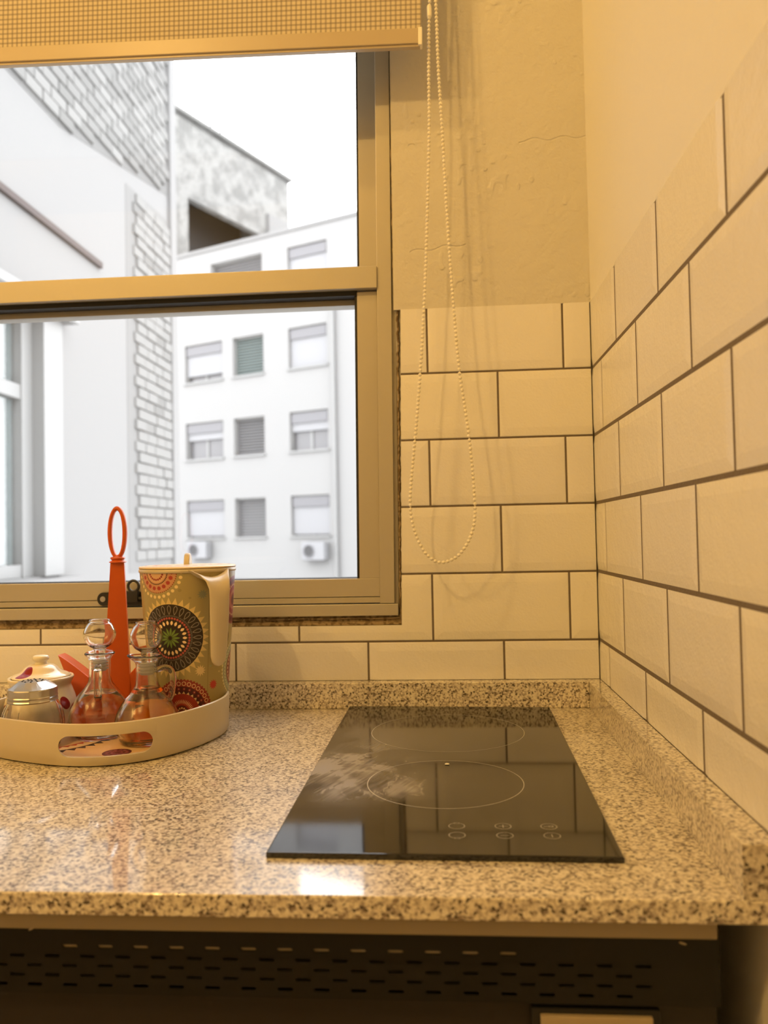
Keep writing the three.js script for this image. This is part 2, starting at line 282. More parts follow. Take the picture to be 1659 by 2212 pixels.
{
  const c = thing('base_cabinet', 'dark kitchen base cabinet with a slotted metal front under the granite worktop', 'cabinet');
  const R = -0.034;
  part('carcass', merge([box(R - 0.016, R, 0.1, 0.8, 0.02, 0.585, 0), box(-1.88, R - 0.016, 0.1, 0.116, 0.02, 0.585, 0), box(-1.88, -1.864, 0.1, 0.8, 0.02, 0.585, 0), box(-1.88, R, 0.1, 0.8, 0.02, 0.03, 0), box(-1.88, R, 0.0, 0.1, 0.06, 0.54, 0)]), M.darkFront, c);
  part('support_rail', mbox(-1.88, -0.0405, 0.8685, 0.8832, 0.55, 0.617, 0.0008), M.paleWood, c, 'pale wooden rail under the worktop edge');
  // slotted metal front
  const s = new THREE.Shape([[-1.2, 0.813], [R, 0.813], [R, 0.868], [-1.2, 0.868]].map((p) => new THREE.Vector2(...p)));
  for (let row = 0; row < 5; row++) for (let k = 0; k < 40; k++) {
    const x = -0.0874 - 0.0272 * k - (row % 2 ? 0 : 0.0136), y = 0.8478 - 0.0071 * row;
    if (x < -1.19 || (row === 0 && (x > -0.165 || x < -0.52))) continue;
    const p = new THREE.Path(); p.absarc(x - 0.0045, y, 0.00125, Math.PI / 2, Math.PI * 1.5); p.absarc(x + 0.0045, y, 0.00125, -Math.PI / 2, Math.PI / 2); p.closePath(); s.holes.push(p);
  }
  const g = new THREE.ExtrudeGeometry(s, { depth: 0.0015, bevelEnabled: false, curveSegments: 4 }); g.translate(0, 0, 0.5985);
  part('slotted_front', g, M.darkMetal, c, 'near-black metal front with rows of short slots');
  part('front_backing', mbox(-1.2, R, 0.813, 0.868, 0.575, 0.578, 0), M.gasket, c);
  part('inner_rail', mbox(-0.52, -0.16, 0.8455, 0.8525, 0.5955, 0.5982, 0), M.paleWood, c);
  part('lower_front', mbox(-1.2, R, 0.12, 0.8095, 0.57, 0.59, 0.001), M.darkFront, c, 'dark brown lower front');
  for (const [x, y, k] of [[-0.5385, 0.8605, 0.5], [-0.0595, 0.8575, -0.3]]) part('paint_fleck', new THREE.IcosahedronGeometry(0.0018, 1).scale(1.6, 0.5, 0.25).rotateZ(k).translate(x, y, 0.6002), M.cream, c, 'small pale paint fleck');
  const f = part('plate_surround', mbox(-0.1665, -0.0755, 0.745, 0.8085, 0.588, 0.597, 0.0008), M.gasket, c, 'black surround of the cream plate');
  part('plate', mbox(-0.1605, -0.0815, 0.75, 0.8045, 0.594, 0.6005, 0.0008), M.cream, f, 'cream rectangular plate');
}
{
  const h = thing('induction_hob', 'narrow black glass two-zone hob set on the granite worktop', 'hob');
  const s = new THREE.Shape([[-0.3637, 0.0235], [-0.0785, 0.0355], [-0.0916, 0.5680], [-0.3668, 0.5640]].map((p) => new THREE.Vector2(p[0], -p[1])));
  const g = new THREE.ExtrudeGeometry(s, { depth: 0.0038, bevelEnabled: true, bevelThickness: 0.0006, bevelSize: 0.001, bevelOffset: -0.001, bevelSegments: 2 });
  g.rotateX(-Math.PI / 2).translate(0, 0.9006, 0);
  // dried smears and dust on the glass, mostly at the left
  const P = g.attributes.position, uv = new Float32Array(P.count * 2);
  for (let i = 0; i < P.count; i++) { uv[i * 2] = (P.getX(i) + 0.3668) / 0.2883; uv[i * 2 + 1] = 1 - (P.getZ(i) - 0.0235) / 0.5445; }
  g.setAttribute('uv', new THREE.BufferAttribute(uv, 2));
  const pick = (f, x, y) => { const X = (x - Math.floor(x)) * N, Y = (y - Math.floor(y)) * N, i = Math.floor(X) % N, j = Math.floor(Y) % N, i1 = (i + 1) % N, j1 = (j + 1) % N, u = X - Math.floor(X), v = Y - Math.floor(Y); return (f[i + j * N] * (1 - u) + f[i1 + j * N] * u) * (1 - v) + (f[i + j1 * N] * (1 - u) + f[i1 + j1 * N] * u) * v; };
  const film = (x, y) => { // amount of film at u, v from the back left corner: wiped clouds with drying edges
    const wx = x + 0.12 * (pick(n8, x * 0.7, y * 0.7) - 0.5), wy = y + 0.1 * (pick(n8, x * 0.6 + 0.4, y * 0.8) - 0.5), f = 0.55 * pick(n8, wx * 0.9, wy * 1.3) + 0.3 * pick(n16, wx * 0.8 - wy * 0.5, wy * 1.5) + 0.15 * pick(n64, wx * 0.5, wy * 1.1);
    const edge = Math.exp(-(((f - 0.5) / 0.022) ** 2)), fine = pick(n64, wx * 1.6, wy * 0.9) * 0.6 + pick(n128, wx, wy) * 0.4, streak = pick(n128, (x + y * 0.8) * 0.9, (y - x) * 0.12);
    const blob = Math.exp(-(((x - 0.12) / 0.2) ** 2 + ((y - 0.6) / 0.13) ** 2)) + 0.45 * Math.exp(-(((x - 0.33) / 0.2) ** 2 + ((y - 0.7) / 0.06) ** 2)), wide = 0.6 * Math.exp(-(((x - 0.1) / 0.5) ** 2 + ((y - 0.4) / 0.4) ** 2));
    return Math.min(1, blob * (0.16 + 0.3 * step(f, 0.3, 0.75) + 0.35 * edge * step(fine, 0.3, 0.8) + 0.16 * streak) + wide * (0.12 + 0.2 * step(f, 0.4, 0.7) + 0.1 * streak) + 0.03);
  };
  const map = dataTexture(1024, (i, x, y) => { const a = film(x / 1024, 1 - y / 1024), v = 16 + Math.min(130, 300 * a); return [v, v * 0.99, v * 1.02]; }, true);
  const rough = dataTexture(1024, (i, x, y) => { const a = film(x / 1024, 1 - y / 1024), v = 14 + 60 * a; return [v, v, v]; });
  part('glass_top', g, phys([1, 1, 1], { map, roughnessMap: rough, roughness: 1, ior: 1.62 }), h);
  const flat = (shapeGeo, x, z) => shapeGeo.rotateX(-Math.PI / 2).translate(x, 0.90515, z);
  part('zone_ring', flat(new THREE.RingGeometry(0.0942, 0.095, 128), -0.2228, 0.178), M.print, h);
  part('zone_ring', flat(new THREE.RingGeometry(0.0767, 0.0776, 128), -0.2262, 0.385), M.print, h);
  const r0 = 0.0063, r1 = 0.0069, line = (x, z, w, d) => flat(new THREE.PlaneGeometry(w, d), x, z);
  const ring = (x, z, a = 0, len = Math.PI * 2) => flat(new THREE.RingGeometry(r0, r1, 48, 1, a, len), x, z);
  const cols = [-0.2168, -0.178, -0.14], rows = [0.5052, 0.526];
  const sq = (x, z) => [line(x, z - 0.0011, 0.0042, 0.0005), line(x, z + 0.0011, 0.0042, 0.0005), line(x - 0.002, z, 0.0005, 0.0022), line(x + 0.002, z, 0.0005, 0.0022)];
  part('touch_symbol', merge([ring(cols[0], rows[0], Math.PI / 2 + 0.4, Math.PI * 2 - 0.8), ...sq(cols[0], rows[0] - 0.0066)]), M.print, h);
  part('touch_symbol', merge([ring(cols[0], rows[1], -Math.PI / 2 + 0.4, Math.PI * 2 - 0.8), ...sq(cols[0], rows[1] + 0.0066)]), M.print, h);
  part('touch_symbol', merge([ring(cols[1], rows[0]), line(cols[1], rows[0], 0.0074, 0.0006), line(cols[1], rows[0], 0.0006, 0.0074)]), M.print, h);
  part('touch_symbol', merge([ring(cols[1], rows[1]), line(cols[1], rows[1], 0.0074, 0.0006)]), M.print, h);
  part('touch_symbol', merge([ring(cols[2], rows[0]), flat(new THREE.RingGeometry(0.0012, 0.0018, 20), cols[2] + 0.0016, rows[0]), line(cols[2] - 0.0022, rows[0], 0.004, 0.0006), line(cols[2] + 0.0034, rows[0], 0.0006, 0.0034)]), M.print, h);
  part('touch_symbol', merge([ring(cols[2], rows[1]), line(cols[2], rows[1], 0.0006, 0.0068)]), M.print, h);
  const chip = new THREE.IcosahedronGeometry(0.0026, 1); chip.scale(1, 0.35, 0.8); chip.translate(-0.224, 0.9059, 0.3235);
  tag(part('crumb', chip, std([0.8, 0.78, 0.72])), 'tiny white crumb lying on the black hob glass', 'crumb');
}

// ------------------------------------------------------------ blind and its bead chain
{
  const b = thing('roller_blind', 'raised roller blind of checked yellow fabric with a cream bottom bar', 'blind', [-0.2385, 1.845, 0.0]);
  b.rotation.z = -0.0191;
  const check = canvasTexture(64, 64, (c) => { c.fillStyle = '#cdc2ac'; c.fillRect(0, 0, 64, 64); c.fillStyle = 'rgba(88,74,72,0.4)'; c.fillRect(0, 0, 24, 64); c.fillRect(0, 0, 64, 24); c.fillStyle = 'rgba(255,246,215,0.25)'; for (let i = 0; i < 64; i += 8) { c.fillRect(i, 0, 3, 64); c.fillRect(0, i, 64, 3); } });
  check.wrapS = check.wrapT = THREE.RepeatWrapping; check.repeat.set(1 / 0.0072, 1 / 0.0072);
  const fab = phys([1, 1, 1], { map: check, transmission: 0.11, thickness: 0, roughness: 1 });
  part('fabric', boxUV(box(-1.42, -0.0004, 0.02, 0.36, 0.0645, 0.0652, 0)), fab, b);
  part('bottom_bar', merge([box(-1.42, 0, 0.0035, 0.026, 0.06, 0.071, 0.0015), box(-1.418, -0.002, 0.0, 0.005, 0.0605, 0.0685, 0.0006)]), M.barPlastic, b);
  part('end_cap', box(-0.0045, 0.0012, 0.0008, 0.0268, 0.0592, 0.0718, 0.0012), M.whitePlastic, b);
  part('roller', new THREE.CylinderGeometry(0.019, 0.019, 1.43, 24).rotateZ(Math.PI / 2).translate(-0.71, 0.36, 0.0455), M.aluminium, b);
  for (const x of [0.002, -1.432]) part('bracket', box(x, x + 0.004, 0.325, 0.4, 0.0, 0.075, 0.001), M.whitePlastic, b);
}
{
  const ch = thing('blind_chain', 'long looped white bead chain hanging from the roller blind beside the window', 'chain');
  const P = [[-0.2225, 2.2], [-0.2235, 1.9475], [-0.2264, 1.9036], [-0.2289, 1.819], [-0.2298, 1.7448], [-0.2341, 1.6376], [-0.2387, 1.5442], [-0.2437, 1.4645], [-0.25, 1.3852], [-0.2576, 1.3061], [-0.2649, 1.2405], [-0.2683, 1.2011], [-0.2663, 1.1716], [-0.259, 1.1452], [-0.2464, 1.1234], [-0.2316, 1.1127], [-0.2205, 1.1125], [-0.2055, 1.1188], [-0.1908, 1.1354], [-0.1812, 1.1567], [-0.1775, 1.1795], [-0.178, 1.2121], [-0.1824, 1.2776], [-0.1883, 1.3303], [-0.195, 1.3833], [-0.1999, 1.4561], [-0.2045, 1.5427], [-0.2084, 1.6363], [-0.2116, 1.7303], [-0.215, 1.8182], [-0.2167, 1.9199], [-0.2181, 1.9506], [-0.219, 2.2]];
  const curve = new THREE.CatmullRomCurve3(P.map(([x, y]) => new THREE.Vector3(x, y, 0.055)), false, 'centripetal');
  curve.arcLengthDivisions = 2000;
  const len = curve.getLength(), n = Math.round(len / 0.006), bead = new THREE.SphereGeometry(0.0025, 12, 8), rest = [];
  part('cord', new THREE.TubeGeometry(curve, 700, 0.0006, 5), M.whitePlastic, ch);
  for (let i = 0; i <= n; i++) {
    const p = curve.getPointAt(i / n);
    if (p.y > 1.955) { rest.push(bead.clone().translate(p.x, p.y, p.z)); continue; }
    part('bead', bead, M.whitePlastic, ch).position.copy(p);
  }
  part('upper_beads', merge(rest), M.whitePlastic, ch).userData.kind = 'stuff';
  part('connector', new THREE.CapsuleGeometry(0.0036, 0.013, 6, 14).translate(-0.2264, 1.9036, 0.055), M.whitePlastic, ch, 'small clear plastic joint of the chain');
}

// ------------------------------------------------------------ tray and what stands on it
const TRAY = [-0.657, 0.176], DECK = 0.9052;
{
  // outline through points measured round half of the rim; the tray is the same turned by half a turn
  const half = [[-0.746, 0.2785], [-0.688, 0.309], [-0.642, 0.321], [-0.593, 0.312], [-0.559, 0.290], [-0.531, 0.2586], [-0.516, 0.2166], [-0.5115, 0.166], [-0.5195, 0.102]];
  const pts = [];
  for (const [x, z] of half) for (const s of [1, -1]) pts.push([Math.atan2(s * (z - TRAY[1]), s * (x - TRAY[0])), Math.hypot(x - TRAY[0], z - TRAY[1])]);
  const C = [0, 0, 0, 0, 0]; // even Fourier terms by least squares on a fine resampling
  pts.sort((p, q) => p[0] - q[0]);
  const at = (a) => { for (let i = 0; i < pts.length; i++) { const p = pts[i], q = pts[(i + 1) % pts.length], qa = i + 1 < pts.length ? q[0] : q[0] + 2 * Math.PI; for (const t of [a, a + 2 * Math.PI]) if (t >= p[0] && t <= qa) return p[1] + (q[1] - p[1]) * (t - p[0]) / (qa - p[0]); } return pts[0][1]; };
  const K = 720, cs = {};
  for (const k of [2, 4]) { let c = 0, s = 0; for (let i = 0; i < K; i++) { const a = i / K * 2 * Math.PI - Math.PI, r = at(a); c += r * Math.cos(k * a); s += r * Math.sin(k * a); } cs[k] = [2 * c / K, 2 * s / K]; }
  for (let i = 0; i < K; i++) C[0] += at(i / K * 2 * Math.PI - Math.PI) / K;
  var trayR = (a) => C[0] + [2, 4].reduce((v, k) => v + cs[k][0] * Math.cos(k * a) + cs[k][1] * Math.sin(k * a), 0);
  const t = thing('serving_tray', 'round cream melamine tray with slot handles holding jars and a pitcher', 'tray', [TRAY[0], 0.9, TRAY[1]]);
  // wall section: distance in from the rim outline, height
  const sec = [[0.03, 0], [0.006, 0.0002], [0.002, 0.0016], [0.0002, 0.005], [0, 0.02], [-0.0006, 0.045], [0.0002, 0.0475], [0.0018, 0.0485], [0.0034, 0.0477], [0.0042, 0.0455], [0.0045, 0.012], [0.007, 0.0068], [0.014, 0.0048]];
  const na = 144, ring = [], idx = [];
  for (let i = 0; i < na; i++) { const a = i / na * Math.PI * 2, r = trayR(a); for (const [d, y] of sec) ring.push((r - d) * Math.cos(a), y, (r - d) * Math.sin(a)); }
  const m = sec.length, bc = na * m, tc = bc + 1;
  ring.push(0, 0, 0, 0, 0.0048, 0);
  for (let i = 0; i < na; i++) { const j = (i + 1) % na; for (let k = 0; k < m - 1; k++) { const a = i * m + k, b = j * m + k; idx.push(a, a + 1, b, b, a + 1, b + 1); } idx.push(bc, i * m, j * m, tc, j * m + m - 1, i * m + m - 1); }
  const g = new THREE.BufferGeometry(); g.setAttribute('position', new THREE.Float32BufferAttribute(ring, 3)); g.setIndex(idx); g.computeVertexNormals();
  g.setAttribute('uv', new THREE.Float32BufferAttribute(new Float32Array((ring.length / 3) * 2), 2));
  // handle slots
  const slot = (ang) => { const s = new THREE.Shape(), w = 0.039, hh = 0.0118; s.absarc(-w, 0, hh, Math.PI / 2, Math.PI * 1.5); s.absarc(w, 0, hh, -Math.PI / 2, Math.PI / 2); s.closePath(); const e = new THREE.ExtrudeGeometry(s, { depth: 0.1, bevelEnabled: false, curveSegments: 16 }); e.translate(0, 0.0232, 0.09); const b = new Brush(e); b.rotation.y = ang; b.updateMatrixWorld(); return b; };
  const ev = new Evaluator(); ev.attributes = ['position', 'normal', 'uv']; ev.useGroups = false;
  const base = new Brush(g); base.updateMatrixWorld();
  let cut = ev.evaluate(base, slot(0.37), SUBTRACTION); cut.updateMatrixWorld();
  cut = ev.evaluate(cut, slot(0.37 + Math.PI), SUBTRACTION);
  part('tray_body', toCreasedNormals(cut.geometry, 0.6), M.melamine, t);
  // printed floor
  const print = canvasTexture(1024, 1024, (c, w) => {
    c.fillStyle = '#d9b48a'; c.fillRect(0, 0, w, w);
    const S = w / 0.3, X = (x) => (x + 0.15) * S, star = (x, z, r0, r1, n, col) => { c.fillStyle = col; c.beginPath(); for (let i = 0; i < n * 2; i++) { const a = i * Math.PI / n, r = (i % 2 ? r0 : r1) * S; c.lineTo(X(x) + r * Math.cos(a), X(z) + r * Math.sin(a)); } c.fill(); };
    const disc = (x, z, r, col) => { c.fillStyle = col; c.beginPath(); c.arc(X(x), X(z), r * S, 0, 7); c.fill(); };
    star(-0.065, 0.03, 0.075, 0.085, 40, '#3a2a28'); disc(-0.065, 0.03, 0.073, '#dfc09a'); star(-0.065, 0.03, 0.058, 0.064, 40, '#b4493c'); disc(-0.065, 0.03, 0.056, '#d8b18a');
    disc(0.05, 0.099, 0.0165, '#5a2530'); for (let i = 0; i < 12; i++) { const a = i * Math.PI / 6; disc(0.05 + 0.0115 * Math.cos(a), 0.099 + 0.0115 * Math.sin(a), 0.002, '#94525a'); disc(0.05 + 0.006 * Math.cos(a), 0.099 + 0.006 * Math.sin(a), 0.0014, '#94525a'); }
    star(0.0, 0.165, 0.034, 0.04, 26, '#a8402f'); star(0.09, -0.03, 0.04, 0.05, 24, '#54423a'); disc(0.09, -0.03, 0.036, '#b9584a');
  });
  const fp = [], fu = [], fi = []; fp.push(0, 0.0052, 0); fu.push(0.5, 0.5);
  for (let i = 0; i < 96; i++) { const a = i / 96 * Math.PI * 2, r = trayR(a) - 0.012, x = r * Math.cos(a), z = r * Math.sin(a); fp.push(x, 0.0052, z); fu.push(x / 0.3 + 0.5, 0.5 - z / 0.3); fi.push(0, 1 + (i + 1) % 96, 1 + i); }
  const fg = new THREE.BufferGeometry(); fg.setAttribute('position', new THREE.Float32BufferAttribute(fp, 3)); fg.setAttribute('uv', new THREE.Float32BufferAttribute(fu, 2)); fg.setIndex(fi); fg.computeVertexNormals();
  part('printed_floor', fg, phys([1, 1, 1], { map: print, roughness: 0.3 }), t, 'tray floor printed with maroon medallions and zigzags');
}

// pitcher
{
  const t = thing('melamine_pitcher', 'tall olive pitcher with lid and cream handle, printed with dark sunburst medallions', 'pitcher', [-0.565, DECK, 0.135]);
  const H = 0.206, rAt = (y) => 0.0482 + 0.0142 * Math.min(1, y / H);
  const face = 0.312; // the side that looks at the room
  const W = 2048, HH = 1200, px = W / (2 * Math.PI * 0.056), py = HH / H;
  const tex = canvasTexture(W, HH, (c) => {
    c.fillStyle = '#a39462'; c.fillRect(0, 0, W, HH);
    const at = (deg, y, f) => { for (const wrap of [-1, 0, 1]) { c.save(); c.translate((((face * 180 / Math.PI + deg) / 360 + 1) % 1 + wrap) * W, HH - y * py); c.scale(px, py); f(); c.restore(); } };
    const circ = (r, col, x = 0, y = 0) => { c.fillStyle = col; c.beginPath(); c.arc(x, y, r, 0, 7); c.fill(); };
    const star = (r0, r1, n, col) => { c.fillStyle = col; c.beginPath(); for (let i = 0; i < n * 2; i++) { const a = i * Math.PI / n, r = i % 2 ? r0 : r1; c.lineTo(r * Math.cos(a), r * Math.sin(a)); } c.closePath(); c.fill(); };
    const dots = (n, r, s, col) => { for (let i = 0; i < n; i++) { const a = i * 2 * Math.PI / n; circ(s, col, r * Math.cos(a), r * Math.sin(a)); } };
    const petals = (n, r0, r1, w, col, hollow, off = 0) => { for (let i = 0; i < n; i++) { c.save(); c.rotate((i + off) * 2 * Math.PI / n); c.beginPath(); c.moveTo(r0, 0); c.quadraticCurveTo((r0 + r1) / 2 + (hollow ? (r1 - r0) * 0.3 : 0), w, r1, 0); c.quadraticCurveTo((r0 + r1) / 2 + (hollow ? (r1 - r0) * 0.3 : 0), -w, r0, 0); if (hollow) { c.lineWidth = 0.0009; c.strokeStyle = col; c.stroke(); } else { c.fillStyle = col; c.fill(); } c.restore(); } };
    const chainRing = (n, r, s, col) => { c.strokeStyle = col; c.lineWidth = 0.0009; for (let i = 0; i < n; i++) { const a = i * 2 * Math.PI / n; c.beginPath(); c.arc(r * Math.cos(a), r * Math.sin(a), s, 0, 7); c.stroke(); } };
    // large dark medallion
    at(-24, 0.1215, () => { c.scale(1.05, 1.09); star(0.0395, 0.0475, 36, '#d6bd7c'); circ(0.0395, '#2b1f14'); petals(28, 0.0275, 0.038, 0.004, '#857b6d', true); dots(72, 0.026, 0.0011, '#5a5550'); dots(44, 0.0232, 0.0014, '#b4544c'); petals(22, 0.015, 0.0207, 0.0032, '#f0d3a0', false); petals(13, 0.002, 0.0125, 0.0026, '#6f8a3c', false); });
    // red medallion at the foot
    at(-11, 0.026, () => { circ(0.0415, '#8c2f2c'); dots(60, 0.0415, 0.0016, '#8c2f2c'); chainRing(34, 0.0372, 0.0024, '#d9bf90'); circ(0.0335, '#471920'); dots(26, 0.0305, 0.0021, '#7a2b33'); dots(26, 0.0305, 0.0008, '#c58a6a'); star(0.0235, 0.0275, 26, '#d9bf90'); circ(0.0243, '#9a332c'); petals(44, 0.011, 0.0175, 0.0009, '#ecd5ae', false); circ(0.0095, '#5b2027'); dots(12, 0.006, 0.0012, '#d9bf90'); });
    // pale red medallion hanging from the rim, upper left
    at(-40, 0.205, () => { dots(30, 0.0315, 0.0021, '#e6cf92'); circ(0.026, '#c39069'); dots(60, 0.0262, 0.0007, '#8c2f2c'); for (let i = 0; i < 18; i++) { const a = i * Math.PI / 9; c.save(); c.translate(0.0205 * Math.cos(a), 0.0205 * Math.sin(a)); star(0.0021, 0.0031, 8, '#a23a35'); c.restore(); } dots(46, 0.0152, 0.0008, '#33241a'); circ(0.0135, '#cfa67a'); dots(20, 0.0095, 0.0013, '#8c2f2c'); });
    // stars and dots scattered between them
    at(15, 0.0785, () => star(0.0042, 0.0078, 12, '#dcc389'));
    at(35, 0.0585, () => star(0.004, 0.007, 12, '#b43c33'));
    at(17, 0.176, () => star(0.0036, 0.0066, 10, '#84866a'));
    at(-10, 0.182, () => circ(0.0022, '#94875a')); at(2, 0.172, () => circ(0.0016, '#94875a')); at(31, 0.1, () => circ(0.0017, '#9a9a74')); at(30, 0.083, () => circ(0.0015, '#9a9a74')); at(45, 0.074, () => circ(0.0012, '#cfb57c'));
    at(52, 0.118, () => { circ(0.0125, '#33201a'); dots(12, 0.0085, 0.0018, '#a23a45'); dots(8, 0.0045, 0.0012, '#d9bf90'); });
    // crimson medallion at the right edge behind the handle, pale green one below, dark burst at the foot
    at(76, 0.165, () => { circ(0.031, '#7c2230'); dots(60, 0.031, 0.0014, '#7c2230'); dots(24, 0.0262, 0.0026, '#45151f'); star(0.019, 0.022, 30, '#d9bf90'); circ(0.0192, '#8c2b38'); petals(36, 0.008, 0.0145, 0.0008, '#e2b48c', false); circ(0.0065, '#54182a'); });
    at(88, 0.075, () => { star(0.034, 0.0372, 44, '#d9cf9a'); circ(0.0338, '#8f9478'); chainRing(40, 0.029, 0.002, '#c7c79a'); circ(0.024, '#7e2a2c'); dots(22, 0.019, 0.0019, '#d9bf90'); });
    at(66, 0.004, () => { circ(0.022, '#2b1f14'); petals(24, 0.013, 0.021, 0.0034, '#d9bf90', false); circ(0.0105, '#8c2f2c'); });
    // the unseen back carries the same kinds of medallions
    at(150, 0.13, () => { star(0.0395, 0.0475, 36, '#d6bd7c'); circ(0.0395, '#2b1f14'); petals(28, 0.0275, 0.038, 0.004, '#857b6d', true); dots(44, 0.0232, 0.0014, '#b4544c'); petals(22, 0.015, 0.0207, 0.0032, '#f0d3a0', false); });
    at(-130, 0.06, () => { circ(0.04, '#8c2f2c'); chainRing(40, 0.036, 0.0021, '#d9bf90'); circ(0.032, '#471920'); star(0.022, 0.026, 26, '#d9bf90'); circ(0.02, '#9a332c'); });
    // the joint of the printed sheet
    at(26, 0.1, () => { c.fillStyle = '#6a5a34'; c.fillRect(-0.0002, -0.1, 0.0004, 0.2); });
  });
  const out = [[0.00001, 0], [0.044, 0], [0.0468, 0.001], [0.0482, 0.004]]; for (let i = 1; i <= 20; i++) out.push([rAt(H * i / 20), H * i / 20]);
  const g = lathe([...out, [0.0628, 0.2075], [0.0616, 0.2085], [0.0598, 0.2075], [0.058, 0.19], [0.046, 0.006], [0.00001, 0.004]], 96);
  const p = g.attributes.position, uv = g.attributes.uv;
  for (let i = 0; i < p.count; i++) uv.setY(i, Math.max(0.001, Math.min(0.999, p.getY(i) / H)));
  part('body', g, phys([1, 1, 1], { map: tex, roughness: 0.35 }), t);
  part('rim', lathe([[0.0618, 0.2035], [0.0632, 0.2037], [0.0636, 0.206], [0.0632, 0.2082], [0.0612, 0.2086], [0.0598, 0.2075]], 96), M.melamine, t);
  const lidTex = canvasTexture(512, 512, (c) => { c.fillStyle = '#dcc7a0'; c.fillRect(0, 0, 512, 512); c.fillStyle = '#b5675c'; for (let i = 0; i < 24; i++) { const a = i * Math.PI / 12; c.beginPath(); c.arc(256 + 170 * Math.cos(a), 256 + 170 * Math.sin(a), 14, 0, 7); c.fill(); } c.strokeStyle = '#c98f7f'; c.lineWidth = 10; for (const r of [120, 215]) { c.beginPath(); c.arc(256, 256, r, 0, 7); c.stroke(); } });
  const lid = lathe([[0.00001, 0.2132], [0.03, 0.213], [0.055, 0.2122], [0.0622, 0.2114], [0.0634, 0.2102], [0.0632, 0.2092], [0.0618, 0.2087], [0.00001, 0.2087]], 96);
  { const q = lid.attributes.position, u = lid.attributes.uv; for (let i = 0; i < q.count; i++) u.setXY(i, 0.5 + q.getX(i) / 0.13, 0.5 - q.getZ(i) / 0.13); }
  const lm = part('lid', lid, phys([1, 1, 1], { map: lidTex, roughness: 0.35 }), t, 'flat cream lid with a faint red print');
  const ks = new THREE.Shape(); ks.moveTo(-0.012, 0); ks.quadraticCurveTo(-0.008, 0.0135, 0, 0.014); ks.quadraticCurveTo(0.008, 0.0135, 0.012, 0); ks.closePath();
  const kg = new THREE.ExtrudeGeometry(ks, { depth: 0.004, bevelEnabled: true, bevelThickness: 0.0018, bevelSize: 0.0015, bevelSegments: 4, curveSegments: 16 }); kg.translate(0, 0.2125, -0.002); kg.rotateY(face + Math.PI / 2 - 0.15);
  part('lid_knob', kg, M.melamine, lm);
  // handle: a wide channel leaving the rim and narrowing to a strap that hangs clear of the body
  const cs = [], path = [[0.0595, 0.2015, 0.0295, 0.002, 0.014], [0.0655, 0.2012, 0.0265, 0.0021, 0.011], [0.0735, 0.1985, 0.021, 0.0023, 0.0075], [0.081, 0.192, 0.0165, 0.0026, 0.004], [0.0855, 0.183, 0.0145, 0.003, 0.0028], [0.087, 0.172, 0.0138, 0.0033, 0.0022], [0.0862, 0.15, 0.0132, 0.0034, 0.002], [0.0842, 0.125, 0.0122, 0.0034, 0.002], [0.0822, 0.1, 0.011, 0.0033, 0.002], [0.0815, 0.092, 0.009, 0.003, 0.0015], [0.0811, 0.0875, 0.0055, 0.0024, 0.0008], [0.081, 0.0862, 0.0006, 0.001, 0]];
  const pc = path.map(([r, y]) => new THREE.Vector2(r, y)), hp = [], hi = [], nc = 28;
  for (let i = 0; i < path.length; i++) {
    const [r, y, w, th, dip] = path[i], a = pc[Math.max(0, i - 1)], b = pc[Math.min(path.length - 1, i + 1)], tan = b.clone().sub(a).normalize(), nx = -tan.y, ny = tan.x; // outward normal in the radial plane
    for (let k = 0; k < nc; k++) { const q = k / nc * Math.PI * 2, u = w * Math.sign(Math.cos(q)) * Math.abs(Math.cos(q)) ** 0.7, v = th * Math.sin(q) + dip * ((u / Math.max(w, 1e-4)) ** 2 - 0.5) * (i < 5 ? 1 : -0.7); let rr = r - (nx > 0 ? -1 : 1) * 0 + (-nx < 0 ? nx : -nx) * 0; const sgn = i < 3 ? 1 : 1; hp.push(u, y + sgn * Math.abs(ny) * v, r + Math.abs(nx) * v - (i < 3 ? (1 - Math.sqrt(Math.max(0, 1 - (u / 0.062) ** 2))) * 0.05 : 0)); }
  }
  for (let i = 0; i < path.length - 1; i++) for (let k = 0; k < nc; k++) { const a = i * nc + k, b = i * nc + (k + 1) % nc; hi.push(a, b, a + nc, b, b + nc, a + nc); }
  const hg = new THREE.BufferGeometry(); hg.setAttribute('position', new THREE.Float32BufferAttribute(hp, 3)); hg.setIndex(hi); hg.computeVertexNormals(); hg.rotateY(face + 0.46);
  part('handle', hg, M.melamine, t, 'cream handle hanging free from the rim');
}

